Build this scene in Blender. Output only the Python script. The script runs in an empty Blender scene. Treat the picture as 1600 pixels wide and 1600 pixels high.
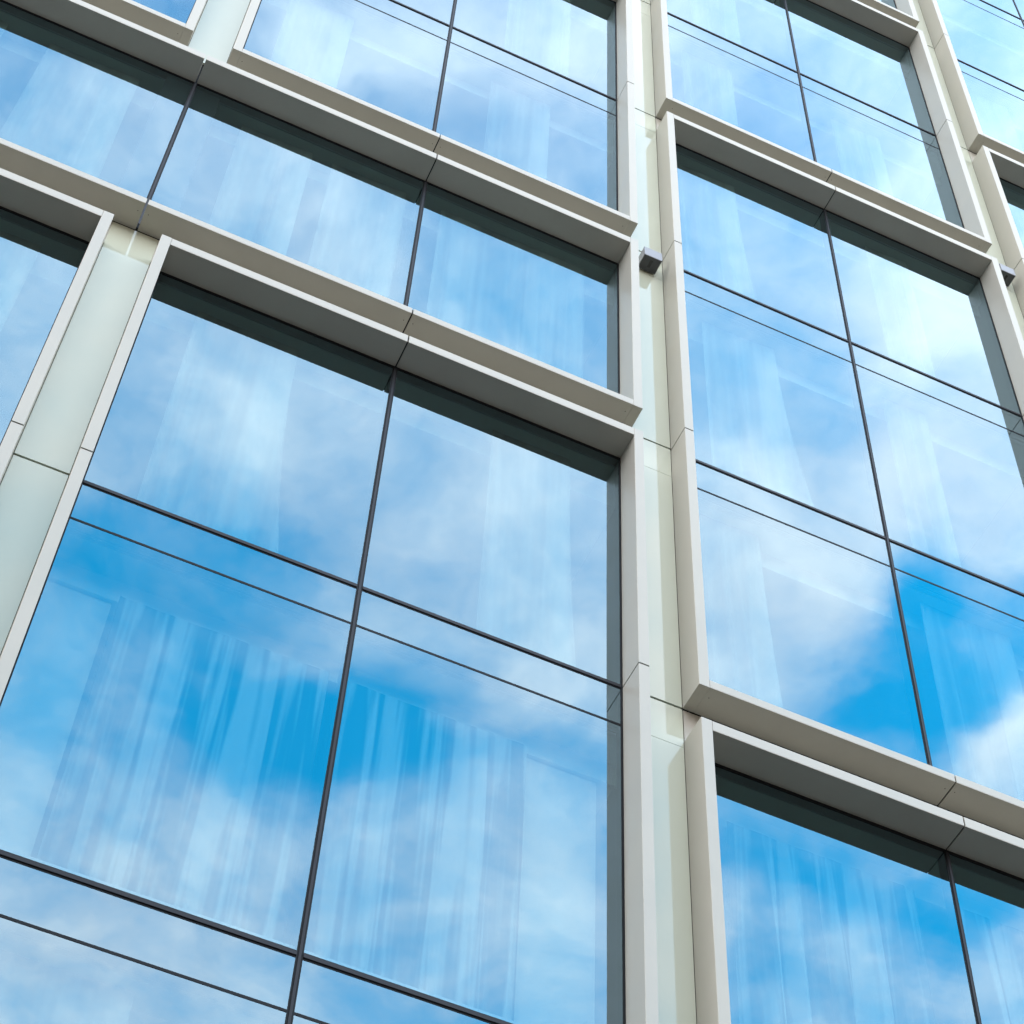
import bpy, bmesh, math, random
from mathutils import Vector

random.seed(7)
S = bpy.context.scene
COL = S.collection

# ------------------------------------------------------------------ camera
FL = 3.4                      # storey height
Z0 = 26.678                   # height of storey line 0 above the pavement
def L(k): return Z0 - FL * k

cd = bpy.data.cameras.new('camera')
cam = bpy.data.objects.new('camera', cd)
COL.objects.link(cam)
cam.location = (-4.2022, -8.427, 1.60)
cam.rotation_mode = 'XYZ'
cam.rotation_euler = (2.5373919, -0.0375465, -0.4270012)
cd.sensor_width = 36.0
cd.lens = 3271.23 / 1600.0 * 36.0
cd.clip_start = 0.1
cd.clip_end = 3000.0
S.camera = cam

# ------------------------------------------------------------------ sun, sky
SUN_EL = math.radians(40)
SUN_AZ = math.radians(22)     # behind the building, a little to the right: the facade is in open shade
sd = bpy.data.lights.new('sun', 'SUN')
sd.energy = 2.2
sd.angle = math.radians(0.5)
sd.color = (1.0, 0.94, 0.85)
sun = bpy.data.objects.new('sun', sd)
COL.objects.link(sun)
sdir = Vector((math.sin(SUN_AZ) * math.cos(SUN_EL), math.cos(SUN_AZ) * math.cos(SUN_EL), math.sin(SUN_EL)))
sun.rotation_euler = (-sdir).to_track_quat('-Z', 'Y').to_euler()
sun.location = sdir * 200

S.view_settings.view_transform = 'Standard'
S.view_settings.look = 'None'
S.view_settings.gamma = 1.0
S.view_settings.exposure = 1.56

W = bpy.data.worlds.new('World')
S.world = W
W.use_nodes = True
NT = W.node_tree
NT.nodes.clear()

class G:
    """tiny helper round a node tree"""
    def __init__(s, nt): s.nt = nt
    def n(s, t, **kw):
        x = s.nt.nodes.new(t)
        for k, v in kw.items(): setattr(x, k, v)
        return x
    def put(s, node, i, v):
        if hasattr(v, 'is_output') or isinstance(v, bpy.types.NodeSocket): s.nt.links.new(v, node.inputs[i])
        elif v is not None: node.inputs[i].default_value = v
    def m(s, op, a, b=None, c=None, clamp=False):
        x = s.n('ShaderNodeMath', operation=op); x.use_clamp = clamp
        s.put(x, 0, a)
        if b is not None: s.put(x, 1, b)
        if c is not None: s.put(x, 2, c)
        return x.outputs[0]
    def v(s, op, a, b=None):
        x = s.n('ShaderNodeVectorMath', operation=op)
        s.put(x, 0, a)
        if b is not None: s.put(x, 1, b)
        return x
    def noise(s, vec, scale, detail=4, rough=.5, dim='3D'):
        x = s.n('ShaderNodeTexNoise', noise_dimensions=dim)
        s.nt.links.new(vec, x.inputs['Vector'])
        x.inputs['Scale'].default_value = scale
        x.inputs['Detail'].default_value = detail
        x.inputs['Roughness'].default_value = rough
        return x
    def mixc(s, f, a, b):
        x = s.n('ShaderNodeMix', data_type='RGBA')
        s.put(x, 0, f); s.put(x, 6, a); s.put(x, 7, b)
        return x.outputs[2]
    def rng(s, v, a, b, c=0., d=1., smooth=True):
        x = s.n('ShaderNodeMapRange'); x.interpolation_type = 'SMOOTHSTEP' if smooth else 'LINEAR'
        s.put(x, 0, v); s.put(x, 1, a); s.put(x, 2, b); s.put(x, 3, c); s.put(x, 4, d)
        return x.outputs[0]

g = G(NT)
tc = g.n('ShaderNodeTexCoord')
sep = g.n('ShaderNodeSeparateXYZ')
NT.links.new(tc.outputs['Generated'], sep.inputs[0])
zc = g.m('MAXIMUM', sep.outputs[2], 0.10)
u = g.m('DIVIDE', sep.outputs[0], zc)
v = g.m('DIVIDE', sep.outputs[1], zc)
cmb = g.n('ShaderNodeCombineXYZ')
NT.links.new(u, cmb.inputs[0]); NT.links.new(v, cmb.inputs[1])
P0 = cmb.outputs[0]                                     # position on the cloud layer
wn = g.noise(P0, 5.0, 5, .55)
wv = g.v('SUBTRACT', wn.outputs['Color'], (0.5, 0.5, 0.5))
ws = g.v('SCALE', wv.outputs[0]); ws.inputs['Scale'].default_value = 0.16
PW = g.v('ADD', P0, ws.outputs[0]).outputs[0]
n1 = g.noise(PW, 3.4, 5, .5)
n2 = g.noise(PW, 9.0, 7, .58)
dens = g.m('ADD', g.m('MULTIPLY', g.m('SUBTRACT', n1.outputs[0], .5), 1.6), 0.68)
dens = g.m('ADD', dens, g.m('MULTIPLY', g.m('SUBTRACT', n2.outputs[0], .5), 1.15))
n3 = g.noise(P0, 24.0, 6, .6)
dens = g.m('ADD', dens, g.m('MULTIPLY', g.m('SUBTRACT', n3.outputs[0], .5), 0.45))
# gaps (negative) and thicker banks (positive) of the cloud layer: u, v, radius u, radius v, weight
BLOBS = [(0.194, -0.834, 0.096, 0.065, -1.05), (0.048, -0.918, 0.061, 0.076, -0.45), (0.526, -0.676, 0.055, 0.039, -1.1), (0.5, -0.601, 0.029, 0.033, -1.0), (0.562, -0.608, 0.027, 0.037, -0.6), (0.543, -0.794, 0.086, 0.042, -0.75), (0.652, -0.791, 0.052, 0.048, -0.6), (0.553, -0.908, 0.045, 0.073, -0.35), (0.028, -0.774, 0.061, 0.036, -0.5), (0.144, -0.727, 0.033, 0.027, -0.4), (0.368, -0.801, 0.046, 0.05, -0.4), (-0.033, -0.441, 0.025, 0.016, -0.35), (0.1, -0.438, 0.026, 0.023, -0.2), (0.288, -0.401, 0.041, 0.038, -0.2), (0.402, -0.431, 0.056, 0.042, 0.5), (0.476, -0.506, 0.061, 0.057, 0.6), (0.417, -0.615, 0.062, 0.059, 0.5), (0.08, -0.406, 0.061, 0.034, 0.35), (0.158, -0.384, 0.051, 0.038, 0.3), (0.227, -0.617, 0.061, 0.069, 0.2), (0.169, -0.968, 0.099, 0.058, 0.15), (0.593, -0.666, 0.026, 0.03, 0.7), (0.209, -1.081, 0.204, 0.097, 0.1), (-0.049, -0.501, 0.048, 0.041, 0.12), (0.351, -0.278, 0.031, 0.03, -0.12)]
#BLOBS#
for bu, bv, ru, rv, bw in BLOBS:
    q = g.v('SUBTRACT', PW, (bu, bv, 0)).outputs[0]
    q = g.v('MULTIPLY', q, (1 / ru, 1 / rv, 0)).outputs[0]
    d2 = g.v('DOT_PRODUCT', q, q).outputs['Value']
    e = g.m('EXPONENT', g.m('MULTIPLY', d2, -1.0))
    dens = g.m('ADD', dens, g.m('MULTIPLY', e, bw))
# the layer closes up towards the horizon and behind the building
dens = g.m('ADD', dens, g.rng(sep.outputs[2], .60, .30, 0, .9))
dens = g.m('ADD', dens, g.rng(sep.outputs[1], .05, .35, 0, .9))
dens = g.m('ADD', dens, g.rng(sep.outputs[0], -.10, -.45, 0, .6))
cover = g.rng(dens, -0.15, 1.45)
sky = g.n('ShaderNodeTexSky', sky_type='NISHITA')
sky.sun_disc = False
sky.sun_elevation = SUN_EL
sky.sun_rotation = SUN_AZ
sky.altitude = 50
sky.air_density = 1.0
sky.dust_density = 0.4
sky.ozone_density = 2.0
cloud = g.mixc(g.rng(n2.outputs[0], .35, .7), (7.5, 7.2, 7.6, 1), (9.0, 8.6, 8.7, 1))
skyt = g.n('ShaderNodeMix', data_type='RGBA', blend_type='MULTIPLY')
skyt.inputs[0].default_value = 1.0
NT.links.new(sky.outputs[0], skyt.inputs[6]); NT.links.new(g.mixc(g.rng(sep.outputs[2], .84, .97), (0.10, 3.0, 3.0, 1), (0.35, 1.6, 1.9, 1)), skyt.inputs[7])
colr = g.mixc(g.m('MULTIPLY', cover, .97), skyt.outputs[2], cloud)
bg = g.n('ShaderNodeBackground')
NT.links.new(colr, bg.inputs[0]); bg.inputs[1].default_value = 0.15
wo = g.n('ShaderNodeOutputWorld')
NT.links.new(bg.outputs[0], wo.inputs[0])
W.cycles.sampling_method = 'MANUAL'
W.cycles.sample_map_resolution = 1024

S.render.engine = 'CYCLES'
S.cycles.max_bounces = 12
S.cycles.transparent_max_bounces = 16
S.cycles.diffuse_bounces = 4
S.cycles.glossy_bounces = 5
S.cycles.sample_clamp_indirect = 6.0
S.cycles.caustics_reflective = True
S.cycles.use_denoising = True

# ------------------------------------------------------------------ materials
def new_mat(name):
    m = bpy.data.materials.new(name); m.use_nodes = True
    m.node_tree.nodes.clear()
    return m, G(m.node_tree)

def principled(name, col, rough=.5, metal=0., spec=.5, coat=0., var=.05, vscale=1.5, bump=0., bscale=200., stretch=(1, 1, 1), rvar=.0):
    m, k = new_mat(name)
    t = k.n('ShaderNodeTexCoord')
    mp = k.n('ShaderNodeMapping'); m.node_tree.links.new(t.outputs['Object'], mp.inputs[0])
    mp.inputs['Scale'].default_value = stretch
    p = k.n('ShaderNodeBsdfPrincipled')
    nz = k.noise(mp.outputs[0], vscale, 5, .6)
    lo = tuple(c * (1 - var) for c in col) + (1,); hi = tuple(min(1, c * (1 + var)) for c in col) + (1,)
    c = k.mixc(k.rng(nz.outputs[0], .3, .7), lo, hi)
    m.node_tree.links.new(c, p.inputs['Base Color'])
    p.inputs['Metallic'].default_value = metal
    if rvar:
        m.node_tree.links.new(k.rng(nz.outputs[0], .3, .7, rough - rvar, rough + rvar), p.inputs['Roughness'])
    else: p.inputs['Roughness'].default_value = rough
    p.inputs['Specular IOR Level'].default_value = spec
    p.inputs['Coat Weight'].default_value = coat
    if coat: p.inputs['Coat Roughness'].default_value = .03
    if bump:
        nb = k.noise(mp.outputs[0], bscale, 3, .6)
        b = k.n('ShaderNodeBump'); b.inputs['Strength'].default_value = bump; b.inputs['Distance'].default_value = .002
        m.node_tree.links.new(nb.outputs[0], b.inputs['Height']); m.node_tree.links.new(b.outputs[0], p.inputs['Normal'])
    o = k.n('ShaderNodeOutputMaterial'); m.node_tree.links.new(p.outputs[0], o.inputs[0])
    return m

M = {}
M['alu'] = principled('champagne_aluminium', (.48, .463, .402), .40, .10, .2, var=.03, vscale=2.2, rvar=.05)
M['core'] = principled('joint_shadow_rubber', (.012, .012, .013), .8)
M['gasket'] = principled('black_gasket', (.008, .010, .012), .6, 0, .2)
M['cap'] = principled('grey_anodised_cap', (.028, .029, .034), .5, 0, .2, var=.1)
M['pier'] = principled('pale_green_backed_glass', (.575, .605, .485), .035, 0, .5, coat=.12, var=.02, vscale=.8)
M['slab'] = principled('slab_edge_panel', (.34, .37, .42), .6)
M['ceiling'] = principled('white_ceiling', (.74, .74, .71), .8)
M['dark_ceiling'] = principled('ceiling_recess', (.42, .48, .45), .8)
M['inner_wall'] = principled('interior_wall', (.22, .22, .21), .8)
M['dark_wall'] = principled('dark_partition', (.05, .052, .05), .8)
M['brick'] = principled('dark_brick', (.15, .10, .07), .85, var=.2, vscale=3)
M['lining'] = principled('interior_lining_board', (.46, .46, .445), .8)
M['plate'] = principled('dark_lamp_plate', (.06, .065, .075), .4)  # shadow under the lamp box, put into a dark colour
M['conc'] = principled('concrete', (.06, .055, .048), .85, var=.12, vscale=.8, bump=.4, bscale=60)
M['lampbox'] = principled('pale_grey_powder_coat', (.27, .28, .30), .42, 0.0, .5, var=.03)
M['slot'] = principled('dark_lamp_slot', (.02, .02, .024), .25)
M['screw'] = principled('screw_head', (.06, .055, .05), .4, .8)
M['paving'] = principled('paving', (.03, .026, .020), .85, var=.2, vscale=.6, bump=.3, bscale=30)
M['asphalt'] = principled('asphalt', (.04, .04, .04), .85, var=.25, vscale=2, bump=.5, bscale=80)
M['kerb'] = principled('kerb_stone', (.30, .29, .27), .8, var=.12)
M['paint'] = principled('road_paint', (.75, .75, .72), .7)

def glass_mat():
    m, k = new_mat('coated_window_glass')
    lk = m.node_tree.links.new
    t = k.n('ShaderNodeTexCoord')
    oi = k.n('ShaderNodeObjectInfo')
    off = k.v('SCALE', t.outputs['Object']); off.inputs['Scale'].default_value = 1.0
    sh = k.n('ShaderNodeCombineXYZ'); lk(k.m('MULTIPLY', oi.outputs['Random'], 37.0), sh.inputs[0]); lk(k.m('MULTIPLY', oi.outputs['Random'], 11.0), sh.inputs[2])
    pp = k.v('ADD', off.outputs[0], sh.outputs[0]).outputs[0]
    nz = k.noise(pp, .55, 1.5, .45)
    b = k.n('ShaderNodeBump'); b.inputs['Strength'].default_value = .30; b.inputs['Distance'].default_value = .008
    lk(nz.outputs[0], b.inputs['Height'])
    # faint vertical rain streaks change how much the pane reflects
    mp = k.n('ShaderNodeMapping'); lk(pp, mp.inputs[0]); mp.inputs['Scale'].default_value = (2.5, 1, .6)
    st = k.noise(mp.outputs[0], 1.0, 4, .6)
    fr = k.n('ShaderNodeFresnel'); fr.inputs['IOR'].default_value = 1.5; lk(b.outputs[0], fr.inputs['Normal'])
    fac = k.m('ADD', k.m('MULTIPLY', fr.outputs[0], 1.1), k.rng(st.outputs[0], .25, .75, .171, .179))
    # every pane sits a hair out of plane with its neighbours
    wn_ = k.n('ShaderNodeTexWhiteNoise', noise_dimensions='1D'); lk(oi.outputs['Random'], wn_.inputs['W'])
    tl = k.v('SUBTRACT', wn_.outputs['Color'], (.5, .5, .5)).outputs[0]
    tl = k.v('MULTIPLY', tl, (.006, 0, .006)).outputs[0]
    nn = k.v('NORMALIZE', k.v('ADD', b.outputs[0], tl).outputs[0]).outputs[0]
    gl = k.n('ShaderNodeBsdfGlossy'); gl.inputs['Roughness'].default_value = .0
    gl.inputs['Color'].default_value = (.63, .85, .97, 1)
    lk(nn, gl.inputs['Normal'])
    tr = k.n('ShaderNodeBsdfTransparent'); tr.inputs[0].default_value = (.25, .37, .345, 1)
    # mirror coating: dark to look into, nearly clear from the room side
    cl = k.n('ShaderNodeBsdfTransparent'); cl.inputs[0].default_value = (.92, .96, .95, 1)
    geo = k.n('ShaderNodeNewGeometry')
    mx = k.n('ShaderNodeMixShader'); lk(fac, mx.inputs[0]); lk(tr.outputs[0], mx.inputs[1]); lk(gl.outputs[0], mx.inputs[2])
    sd_ = k.n('ShaderNodeMixShader'); lk(geo.outputs['Backfacing'], sd_.inputs[0]); lk(mx.outputs[0], sd_.inputs[1]); lk(cl.outputs[0], sd_.inputs[2])
    o = k.n('ShaderNodeOutputMaterial'); lk(sd_.outputs[0], o.inputs[0])
    return m
M['glass'] = glass_mat()
def clear_mat():
    m, k = new_mat('clear_glass_back')
    tr = k.n('ShaderNodeBsdfTransparent'); tr.inputs[0].default_value = (.97, 1, .99, 1)
    o = k.n('ShaderNodeOutputMaterial'); m.node_tree.links.new(tr.outputs[0], o.inputs[0])
    return m
M['clear'] = clear_mat()

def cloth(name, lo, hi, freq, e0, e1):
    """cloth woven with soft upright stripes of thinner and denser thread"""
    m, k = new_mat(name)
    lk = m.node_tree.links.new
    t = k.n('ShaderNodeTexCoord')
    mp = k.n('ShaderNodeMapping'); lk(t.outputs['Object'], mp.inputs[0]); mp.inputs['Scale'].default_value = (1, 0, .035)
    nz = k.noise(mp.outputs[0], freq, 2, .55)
    c = k.mixc(k.rng(nz.outputs[0], e0, e1), lo + (1,), hi + (1,))  # lit and shaded folds painted into the cloth colour
    d = k.n('ShaderNodeBsdfDiffuse'); lk(c, d.inputs[0])
    tl = k.n('ShaderNodeBsdfTranslucent'); lk(c, tl.inputs[0])
    mx = k.n('ShaderNodeMixShader'); mx.inputs[0].default_value = .15; lk(d.outputs[0], mx.inputs[1]); lk(tl.outputs[0], mx.inputs[2])
    o = k.n('ShaderNodeOutputMaterial'); lk(mx.outputs[0], o.inputs[0])
    return m
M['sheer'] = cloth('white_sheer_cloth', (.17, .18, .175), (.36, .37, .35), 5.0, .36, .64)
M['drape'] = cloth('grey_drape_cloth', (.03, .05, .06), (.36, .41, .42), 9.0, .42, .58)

# ------------------------------------------------------------------ mesh helpers
class MB:
    def __init__(s): s.v = []; s.f = []; s.mi = []; s.mats = []
    def mid(s, m):
        if m not in s.mats: s.mats.append(m)
        return s.mats.index(m)
    def quad(s, a, b, c, d, m):
        i = len(s.v); s.v += [a, b, c, d]; s.f.append((i, i + 1, i + 2, i + 3)); s.mi.append(s.mid(m))
    def box(s, x0, x1, y0, y1, z0, z1, m, front=None):
        if x1 < x0: x0, x1 = x1, x0
        i = len(s.v)
        s.v += [(x0, y0, z0), (x1, y0, z0), (x1, y1, z0), (x0, y1, z0), (x0, y0, z1), (x1, y0, z1), (x1, y1, z1), (x0, y1, z1)]
        fs = [(0, 3, 2, 1), (4, 5, 6, 7), (0, 1, 5, 4), (1, 2, 6, 5), (2, 3, 7, 6), (3, 0, 4, 7)]
        for j, f in enumerate(fs):
            s.f.append(tuple(i + q for q in f)); s.mi.append(s.mid(front if (front and j == 2) else m))
    def bevel_bar(s, x0, x1, y0, y1, z0, z1, m, b=.004):
        """box whose long outer edges (towards the street) are eased"""
        i = len(s.v)
        if (x1 - x0) >= (z1 - z0):      # horizontal member, profile in yz
            prof = [(y1, z0), (y0 + b, z0), (y0 + b * .3, z0 + b * .3), (y0, z0 + b), (y0, z1 - b), (y0 + b * .3, z1 - b * .3), (y0 + b, z1), (y1, z1)]
            n = len(prof)
            s.v += [(x0, a, c) for a, c in prof] + [(x1, a, c) for a, c in prof]
            for j in range(n):
                k = (j + 1) % n
                s.f.append((i + j, i + n + j, i + n + k, i + k)[::-1]); s.mi.append(s.mid(m))
        else:
            prof = [(x0, y1), (x0, y0 + b), (x0 + b * .3, y0 + b * .3), (x0 + b, y0), (x1 - b, y0), (x1 - b * .3, y0 + b * .3), (x1, y0 + b), (x1, y1)]
            n = len(prof)
            s.v += [(a, c, z0) for a, c in prof] + [(a, c, z1) for a, c in prof]
            for j in range(n):
                k = (j + 1) % n
                s.f.append((i + j, i + k, i + n + k, i + n + j)); s.mi.append(s.mid(m))
        s.f.append(tuple(i + j for j in range(n))); s.mi.append(s.mid(m))
        s.f.append(tuple(i + n + j for j in range(n))[::-1]); s.mi.append(s.mid(m))
    def cyl(s, c, r, h, m, n=10):
        """short cylinder along z, c = centre of the lower face"""
        i = len(s.v)
        for z in (c[2], c[2] + h):
            for j in range(n):
                a = 2 * math.pi * j / n
                s.v.append((c[0] + r * math.cos(a), c[1] + r * math.sin(a), z))
        for j in range(n):
            k = (j + 1) % n
            s.f.append((i + j, i + k, i + n + k, i + n + j)); s.mi.append(s.mid(m))
        s.f.append(tuple(i + j for j in range(n))[::-1]); s.mi.append(s.mid(m))
        s.f.append(tuple(i + n + j for j in range(n))); s.mi.append(s.mid(m))
    def build(s, name, parent=None, loc=None):
        me = bpy.data.meshes.new(name)
        o = Vector(loc) if loc else Vector((0, 0, 0))
        me.from_pydata([tuple(Vector(p) - o) for p in s.v], [], s.f)
        for m in s.mats: me.materials.append(M[m])
        me.polygons.foreach_set('material_index', s.mi)
        me.update()
        bm = bmesh.new(); bm.from_mesh(me); bmesh.ops.recalc_face_normals(bm, faces=bm.faces); bm.to_mesh(me); bm.free()
        ob = bpy.data.objects.new(name, me)
        COL.objects.link(ob)
        if parent: ob.parent = parent
        ob.location = o
        return ob

def tag(o, label=None, cat=None, group=None, kind=None):
    if label: o['label'] = label
    if cat: o['category'] = cat
    if group: o['group'] = group
    if kind: o['kind'] = kind
    return o

# ------------------------------------------------------------------ ground, road
def sheet(name, x0, x1, y0, y1, z, m, kind='structure'):
    b = MB(); b.quad((x0, y0, z), (x1, y0, z), (x1, y1, z), (x0, y1, z), m)
    return tag(b.build(name), kind=kind)
sheet('ground', -1500, 1500, -1500, 1500, -0.16, 'conc')
b = MB(); b.box(-60, 60, -13, 30, -.156, -.002, 'paving'); tag(b.build('pavement'), kind='structure')
sheet('road', -400, 400, -27, -13.16, -.150, 'asphalt')
b = MB(); b.box(-60, 60, -13.155, -13.003, -.154, .002, 'kerb'); tag(b.build('kerb'), kind='structure')
b = MB()
for i in range(-20, 20): b.box(i * 6, i * 6 + 3, -20.1, -19.95, -.149, -.146, 'paint')
tag(b.build('road_marking'), kind='structure')

# ------------------------------------------------------------------ the building
PITCH, WID = 4.575, 4.014
D, JW = 0.258, 0.085
HB, HT = 0.438, 0.336          # head of a window frame: underside / top below its storey line
SB, STP = 0.024, 0.108         # sill of a window frame: underside / top above its storey line
NB = 0.412                     # thin glazing bar below the storey line
def bl(i): return -3.998 + PITCH * i
def br(i): return bl(i) + WID
def bm_(i): return bl(i) + WID / 2
def pier_x(i): return (br(i - 1) + bl(i)) / 2

office = bpy.data.objects.new('office_building', None)
COL.objects.link(office)
tag(office, 'glass office facade of stacked champagne metal window frames reflecting a cloudy blue sky', 'building')

def hbar(name, x0, x1, z0, z1, cuts, opens, win, screws=False):
    """horizontal frame member, cut into lengths at the joints"""
    b = MB(); xs = sorted([x0 + .0015] + list(cuts) + list(opens) + [x1 - .0015])
    for a, c in zip(xs[:-1], xs[1:]):
        ga = .006 if a in cuts else (.009 if a in opens else 0)
        gc = .006 if c in cuts else (.009 if c in opens else 0)
        b.bevel_bar(a + ga, c - gc, -D, .0, z0, z1, 'alu')
        if screws:
            for sx in (a + ga + .035, c - gc - .035):
                b.cyl((sx, -.17, z0 - .002), .004, .003, 'screw')
    for cx in cuts: b.box(cx - .010, cx + .010, -D + .010, -.004, z0 + .010, z1 - .010, 'core')
    return b.build(name, win, ((x0 + x1) / 2, 0, (z0 + z1) / 2))

def vbar(x0, x1, z0, z1, cuts, win):
    b = MB(); zs = sorted([z0] + list(cuts) + [z1])
    for a, c in zip(zs[:-1], zs[1:]):
        b.bevel_bar(x0, x1, -D, .0, a + (.008 if a in cuts else 0), c - (.008 if c in cuts else 0), 'alu')
    for cz in cuts: b.box(x0 + .008, x1 - .008, -D + .010, -.004, cz - .012, cz + .012, 'core')
    return b.build('jamb', win, ((x0 + x1) / 2, 0, (z0 + z1) / 2))

def window(i0, i1, k0, k1):
    """window from storey line k0 (its head) down to k1 (its sill), bays i0..i1"""
    x0, x1 = bl(i0), br(i1)
    zt, zb = L(k0) - HB, L(k1) + STP
    # glazing frame (gasket) round the opening
    b = MB()
    t = .028
    b.box(x0, x1, -.004, .07, zt - t, zt + .03, 'gasket')
    b.box(x0, x1, -.004, .07, zb - .05, zb + .012, 'gasket')
    b.box(x0 - .02, x0 + t * .6, -.0045, .069, zb + .012, zt - t, 'gasket')
    b.box(x1 - t * .6, x1 + .02, -.0045, .069, zb + .012, zt - t, 'gasket')
    win = b.build('window', office, ((x0 + x1) / 2, 0, zb))
    class Rel: pass
    # children are placed in world space through the inverse of the window's location
    kids = []
    mids = []
    for i in range(i0, i1 + 1):
        mids.append(bm_(i))
        if i > i0: mids.append(pier_x(i))
    mids.sort()
    opens = [pier_x(i) for i in range(i0 + 1, i1 + 1)]
    cuts = [bm_(i) for i in range(i0, i1 + 1)]
    kids.append(hbar('head', x0, x1, L(k0) - HB, L(k0) - HT, cuts, opens, win))
    kids.append(hbar('sill', x0, x1, L(k1) + SB, L(k1) + STP, cuts, opens, win, True))
    lv = [k for k in range(k0 + 1, k1)]
    kids.append(vbar(x0 - JW, x0, L(k1) + SB, L(k0) - HT, [L(k) for k in lv], win))
    kids.append(vbar(x1, x1 + JW, L(k1) + SB, L(k0) - HT, [L(k) for k in lv], win))
    for mx in mids:
        b = MB()
        b.box(mx - .021, mx + .021, -.003, .09, zb + .012, zt - t, 'gasket')
        b.box(mx - .008, mx + .008, -.010, -.003, zb + .012, zt - t, 'cap')
        kids.append(b.build('mullion', win, (mx, 0, zb)))
    cols = [x0 + t * .6] + mids + [x1 - t * .6]
    for k in lv:
        for n in range(len(cols) - 1):
            a = cols[n] + (.021 if n else 0); c = cols[n + 1] - (.021 if n < len(cols) - 2 else 0)
            b = MB()
            b.box(a, c, -.002, .088, L(k) - .027, L(k) + .027, 'gasket')
            b.box(a, c, -.010, -.002, L(k) - .013, L(k) + .015, 'cap')
            kids.append(b.build('transom', win, ((a + c) / 2, 0, L(k))))
            b = MB()
            b.box(a, c, -.0025, .03, L(k) - NB - .011, L(k) - NB + .009, 'gasket')
            kids.append(b.build('glazing_bar', win, ((a + c) / 2, 0, L(k) - NB)))
    for n in range(len(cols) - 1):
        a = cols[n] + (.021 if n else 0); c = cols[n + 1] - (.021 if n < len(cols) - 2 else 0)
        tops = [zt - t] + [L(k) - NB - .011 for k in lv]
        bots = [L(k) + .027 for k in lv] + [zb + .012]
        for z1, z0 in zip(tops, bots):
            b = MB(); b.box(a, c, 0, .012, z0, z1, 'clear', front='glass')
            kids.append(b.build('glass_pane', win, ((a + c) / 2, 0, (z0 + z1) / 2)))
        for k in lv:
            z0, z1 = L(k) - NB + .009, L(k) - .027
            b = MB(); b.box(a, c, 0, .012, z0, z1, 'clear', front='glass')
            o = b.build('spandrel_pane', win, ((a + c) / 2, 0, (z0 + z1) / 2)); kids.append(o)
    for o in kids: o.location = o.location - win.location
    return win

# bay layout: storey lines where one frame ends and the next begins
BREAKS = {-2: [-4, -1, 2, 4, 7], -1: None, 0: None, 1: [-4, -3, -1, 1, 4, 7], 2: [-4, -3, 0, 3, 5, 7], 3: [-4, -2, 1, 2, 5, 7]}
for i, br_ in BREAKS.items():
    if br_:
        for a, c in zip(br_[:-1], br_[1:]): window(i, i, a, c)
for i in (-1, 0):
    for a, c in ((-4, -3), (-2, 0), (0, 2), (3, 6)): window(i, i, a, c)
for a, c in ((-3, -2), (2, 3), (6, 7)): window(-1, 0, a, c)

# pier panels of pale green backed glass between the bays
def pier(i, k0, k1):
    xa, xb = br(i - 1) + JW + .004, bl(i) - JW - .004
    for k in range(k0, k1):
        z1, z0 = L(k) + .010, L(k + 1) + .034
        if i == 0:                       # the left pier has one tall panel per storey
            b = MB(); b.box(xa, xb, 0, .02, z0, z1, 'pier'); office_part(b, 'pier_panel', (xa, 0, z0)); continue
        b = MB(); b.box(xa, xb, 0, .02, z0, L(k) - .402, 'pier')
        office_part(b, 'pier_panel', (xa, 0, z0))
        b = MB(); b.box(xa, xb, 0, .02, L(k) - .398, z1, 'pier')
        office_part(b, 'pier_panel', (xa, 0, z1))
def office_part(b, name, loc): return b.build(name, office, loc)
for i in (-1, 1, 2, 3): pier(i, -4, 7)
pier(0, -2, 2); pier(0, 3, 6)

# dark backing behind every joint, and the recessed band between two frames
X0, X1 = bl(-2) - .6, br(3) + .6
for i in range(-2, 4):
    brk = BREAKS[i] if BREAKS[i] else [-4, -3, -2, 0, 2, 3, 6, 7]
    for k in brk:
        a, c = bl(i) - JW + .006, br(i) + JW - .006
        if i == -1 and k in (2, 3, 6, -2, -3): c = pier_x(0) - .009
        if i == 0 and k in (2, 3, 6, -2, -3): a = pier_x(0) + .009
        b = MB(); b.box(a, c, .002, .03, L(k) - HT - .02, L(k) + .010, 'alu')
        office_part(b, 'recess_panel', (a, 0, L(k)))
b = MB()
for i in range(-1, 4):
    b.box(br(i - 1) + .02, bl(i) - .02, .034, .10, L(7), L(-4) + .4, 'core')
for k in range(-4, 8):
    b.box(X0, X1, .0345, .05, L(k) - HB - .02 if k < 7 else L(k) - .2, L(k) + .03, 'core')
office_part(b, 'joint_backing', (0, 0, L(0)))
for k in range(-4, 8):
    b = MB(); b.box(X0, X1, .052, .30, L(k) - NB, L(k) + .10, 'slab'); b.box(X0, X1, .30, 8.0, L(k) - NB + .01, L(k), 'slab')
    b.box(X0, X1, .10, .33, L(k) - NB - .03, L(k) - NB - .001, 'dark_ceiling')
    b.box(X0, X1, .33, .35, L(k) - .65, L(k) - NB - .001, 'lining')
    b.box(X0, X1, .352, 7.9, L(k) - NB - .03, L(k) - NB - .001, 'lining')
    office_part(b, 'floor_slab', (0, 0, L(k)))
b = MB()
b.box(X0, X1, 7.0, 7.2, L(7), L(-4), 'inner_wall')
for i in range(-1, 4): b.box(pier_x(i) - .10, pier_x(i) + .10, .11, 7.0, L(7), L(-4), 'dark_wall')
office_part(b, 'interior_wall', (0, 0, L(7)))
b = MB()
b.box(X0 - .3, X0 - .001, -.05, 22, 0, L(-4) + 1.2, 'conc'); b.box(X1 + .001, X1 + .3, -.05, 22, 0, L(-4) + 1.2, 'conc')
b.box(X0, X1, 21.7, 22, 0, L(-4) + 1.2, 'conc')
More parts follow.
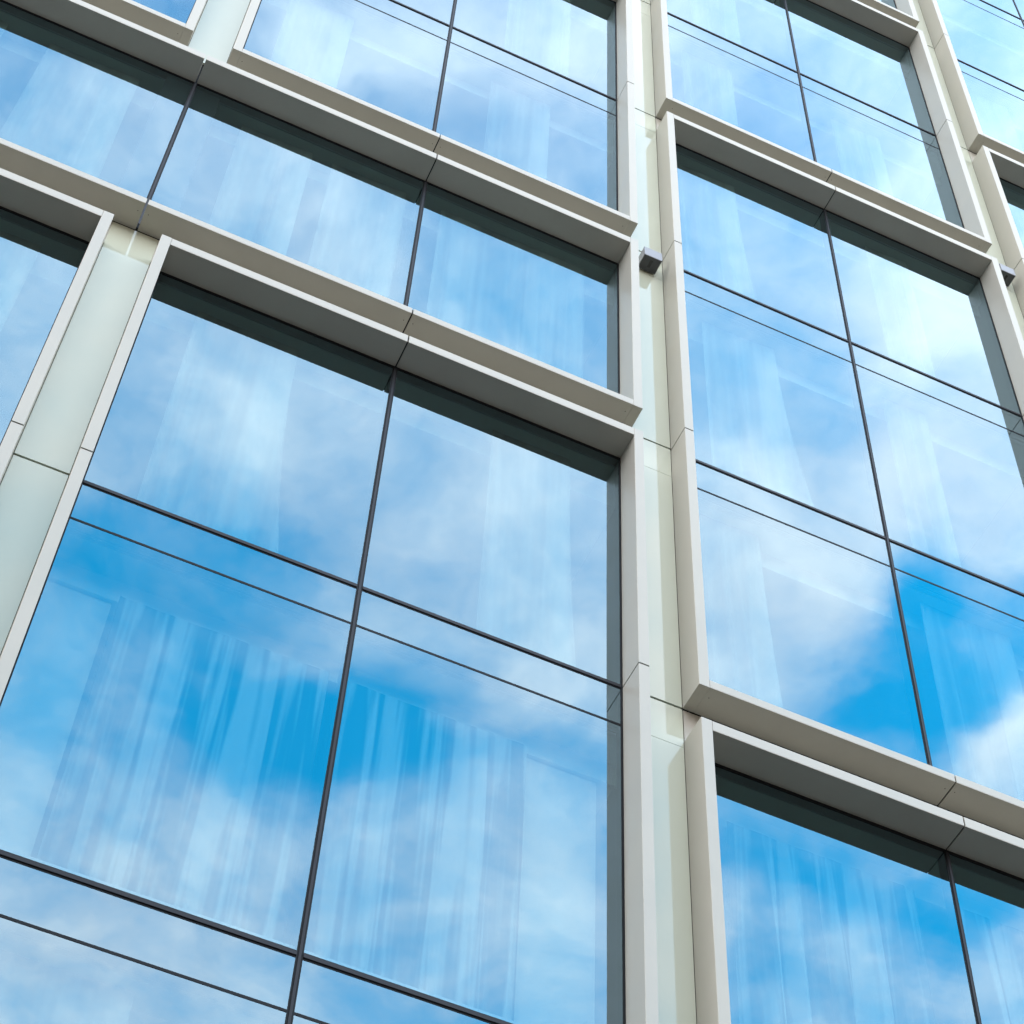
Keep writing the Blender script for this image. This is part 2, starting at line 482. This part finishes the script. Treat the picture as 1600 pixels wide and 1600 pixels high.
b.box(X0, X1, .03, .33, 0, L(7) - NB - .05, 'conc')
office_part(b, 'outer_wall', (0, 22, 0))
b = MB(); b.box(X0, X1, -.02, 21.69, L(-4) + .45, L(-4) + 1.1, 'conc'); office_part(b, 'roof', (0, 10, L(-4)))

# pale lining boards beside the curtained parts of two rooms
for (x0, x1, k) in ((bl(0) + .03, -3.53, 4), (-.57, br(0) - .03, 4), (bl(1) + .03, 0.93, 4), (4.12, br(1) - .03, 4)):
    b = MB(); b.box(x0, x1, .36, .40, L(k + 1) + .005, L(k) - .655, 'lining'); office_part(b, 'interior_lining', (x0, .36, L(k + 1)))

# ------------------------------------------------------------------ unseen block across the street, added to cut the low sky light
opp = bpy.data.objects.new('brick_building', None); COL.objects.link(opp); opp.location = (0, -34, 0)
tag(opp, 'long dark brick block across the street, behind the photographer', 'building')
b = MB(); b.box(-70, 70, -14, 0, 0, 21, 'brick'); b.build('wall', opp)
b = MB(); b.box(-70.4, 70.4, -14.4, .4, 21.001, 21.5, 'conc'); b.build('roof', opp)
for fl in range(5):
    for q in range(15):
        b = MB(); cx = -66 + q * 9.4; z = 1.4 + fl * 4
        b.box(cx - 1.6, cx + 1.6, .004, .06, z, z + 2.2, 'kerb')
        b.box(cx - 1.5, cx - .04, .062, .07, z + .1, z + 2.1, 'core'); b.box(cx + .04, cx + 1.5, .062, .07, z + .1, z + 2.1, 'core')
        b.build('window', opp)  # window on the added sky blocker

# ------------------------------------------------------------------ wall lamps on the piers
lamps = []
for (i, k) in ((1, 2), (2, 1)):
    cx = pier_x(i) + .008
    z0, z1 = L(k) - .362, L(k) - .205
    e = bpy.data.objects.new('wall_lamp', None); COL.objects.link(e); e.location = (cx, 0, z0)
    b = MB(); y0, y1, x0, x1 = -.172, -.012, cx - .094, cx + .094
    t = .004
    b.bevel_bar(x0, x1, y0, y1, z0, z1, 'lampbox', b=.005)
    o = b.build('housing', e, (cx, 0, z0)); o.location -= e.location
    b = MB(); b.box(cx - .045, cx + .045, -.012, -.0005, z0 + .02, z1 - .02, 'cap')
    o = b.build('wall_bracket', e, (cx, 0, z0)); o.location -= e.location
    b = MB(); b.box(cx - .088, cx + .088, y0 + .006, y1 - .004, z0 - .002, z0 + .003, 'plate')  # dark sheet added to imitate the shadow on the box underside
    o = b.build('lamp_plate', e, (cx, 0, z0)); o.location -= e.location
    b = MB(); b.box(cx - .014, cx + .014, -.135, -.055, z0 - .004, z0 - .0021, 'slot')
    o = b.build('light_slot', e, (cx, 0, z0)); o.location -= e.location
    lamps.append(e)
tag(lamps[0], 'small pale box lamp with dark slot beneath, on the pier at mid picture', 'wall lamp', 'box lamps on the piers')
tag(lamps[1], 'small pale box lamp half hidden behind the frame at the right edge', 'wall lamp', 'box lamps on the piers')

# ------------------------------------------------------------------ curtains
def curtain(xa, xb, k, mat, label, seed, pleat=.085, amp=.022, sweep=0., top=.66, y=.27):
    r = random.Random(seed)
    zt, zb = L(k) - top, L(k + 1) + .106
    # pleat positions of uneven width
    xs = [0.]; 
    while xs[-1] < xb - xa: xs.append(xs[-1] + pleat * r.uniform(.6, 1.6))
    tot = xs[-1]; xs = [q / tot for q in xs]
    amps = [amp * r.uniform(.5, 1.25) for _ in xs]
    rows, sub = 14, 14
    grid = []
    for j in range(rows + 1):
        f = j / rows; row = []
        ga = .05 + .95 * min(1, f * 2.2)
        for a in range(len(xs) - 1):
            for q in range(sub):
                tt = q / sub
                s_ = xs[a] + (xs[a + 1] - xs[a]) * tt
                am = amps[a] * (1 - tt) + amps[a + 1] * tt
                sn = math.sin(2 * math.pi * tt); ph = sn
                x = xa + (xb - xa) * s_ + sweep * (f ** 2) * s_
                row.append((x, y + am * ga * ph + .006 * math.sin(5 * s_ + 3 * f), zt + (zb - zt) * f))
        row.append((xb + sweep * f ** 2, y, zt + (zb - zt) * f)); grid.append(row)
    w = len(grid[0]); me = bpy.data.meshes.new('curtain')
    org = Vector(((xa + xb) / 2, y, zb))
    me.from_pydata([tuple(Vector(p) - org) for row in grid for p in row], [],
                   [(j * w + a, (j + 1) * w + a, (j + 1) * w + a + 1, j * w + a + 1) for j in range(rows) for a in range(w - 1)])
    me.materials.append(M[mat]); me.polygons.foreach_set('use_smooth', [True] * len(me.polygons)); me.update()
    o = bpy.data.objects.new('curtain', me); COL.objects.link(o); o.location = org
    return tag(o, label, 'curtain', 'curtains hanging inside the windows')

C = [
 # xa, xb, level, material, sweep, label
 (-3.50, -2.03, 4, 'drape', 0, 'striped pleated curtain left of the mullion, middle storey of the big lower left window'),
 (-1.96, -0.58, 4, 'drape', 0, 'striped pleated curtain right of the mullion, middle storey of the big lower left window'),
 (-3.60, -2.75, 3, 'sheer', .22, 'pale sheer with a slanting swept edge, top left storey of the big lower left window'),
 (-1.05, -0.35, 3, 'sheer', .1, 'pale gathered sheer, top right storey of the big lower left window'),
 (-3.60, -2.80, 5, 'sheer', 0, 'pale sheer in the bottom left corner of the photo, below the lowest transom'),
 (-1.60, -0.50, 5, 'sheer', 0, 'pale sheer at the bottom edge right of the mullion, below the lowest transom'),
 (-3.75, -3.05, 2, 'sheer', 0, 'pale sheer just right of the pier mullion in the low wide window band'),
 (-2.85, -2.10, 2, 'sheer', 0, 'pale sheer just left of the centre mullion in the low wide window band'),
 (-1.75, -0.25, 2, 'sheer', 0, 'wide pale sheer at the right end of the low wide window band'),
 (-5.60, -4.75, 2, 'sheer', .05, 'pale sheer left of the pier mullion in the low wide window band'),
 (-6.60, -6.00, 2, 'sheer', 0, 'pale sheer at the far left end of the low wide window band'),
 (-3.70, -3.00, 1, 'sheer', 0, 'pale sheer in the left half of the window above the low wide band'),
 (-1.40, -0.70, 1, 'sheer', 0, 'pale sheer in the right half of the window above the low wide band'),
 (-1.30, -0.50, 0, 'sheer', 0, 'pale sheer at the top edge of the photo, left of the central pier'),
 (-5.65, -4.90, 3, 'sheer', 0, 'pale sheer in the window cut by the left edge of the photo'),
 (0.95, 2.45, 4, 'drape', 0, 'striped pleated curtain left of the mullion in the bottom right window'),
 (2.75, 4.10, 4, 'drape', 0, 'striped pleated curtain right of the mullion in the bottom right window'),
 (0.75, 1.55, 1, 'sheer', .15, 'pale sheer, top left storey of the tall three storey window'),
 (3.20, 3.75, 1, 'sheer', 0, 'pale sheer, top right storey of the tall three storey window'),
 (1.00, 1.80, 2, 'sheer', .25, 'pale sheer with slanting edge, middle left storey of the tall three storey window'),
 (3.00, 3.50, 2, 'sheer', 0, 'narrow pale sheer, middle right storey of the tall three storey window'),
 (0.80, 1.40, 3, 'sheer', .1, 'pale sheer, bottom left storey of the tall three storey window'),
 (2.95, 3.85, 3, 'sheer', -.1, 'pale sheer, bottom right storey of the tall three storey window'),
 (1.00, 1.70, 0, 'sheer', 0, 'pale sheer in the left half of the upper right window, below its transom'),
 (3.10, 3.80, 0, 'sheer', 0, 'pale sheer in the right half of the upper right window, below its transom'),
 (1.20, 1.90, -1, 'sheer', 0, 'pale sheer in the upper right window, above its transom'),
 (5.45, 6.30, -1, 'sheer', 0, 'pale sheer in the window at the top right corner of the photo'),
 (5.40, 6.20, 0, 'sheer', 0, 'pale sheer in the window at the right edge, under the short frame head'),
]
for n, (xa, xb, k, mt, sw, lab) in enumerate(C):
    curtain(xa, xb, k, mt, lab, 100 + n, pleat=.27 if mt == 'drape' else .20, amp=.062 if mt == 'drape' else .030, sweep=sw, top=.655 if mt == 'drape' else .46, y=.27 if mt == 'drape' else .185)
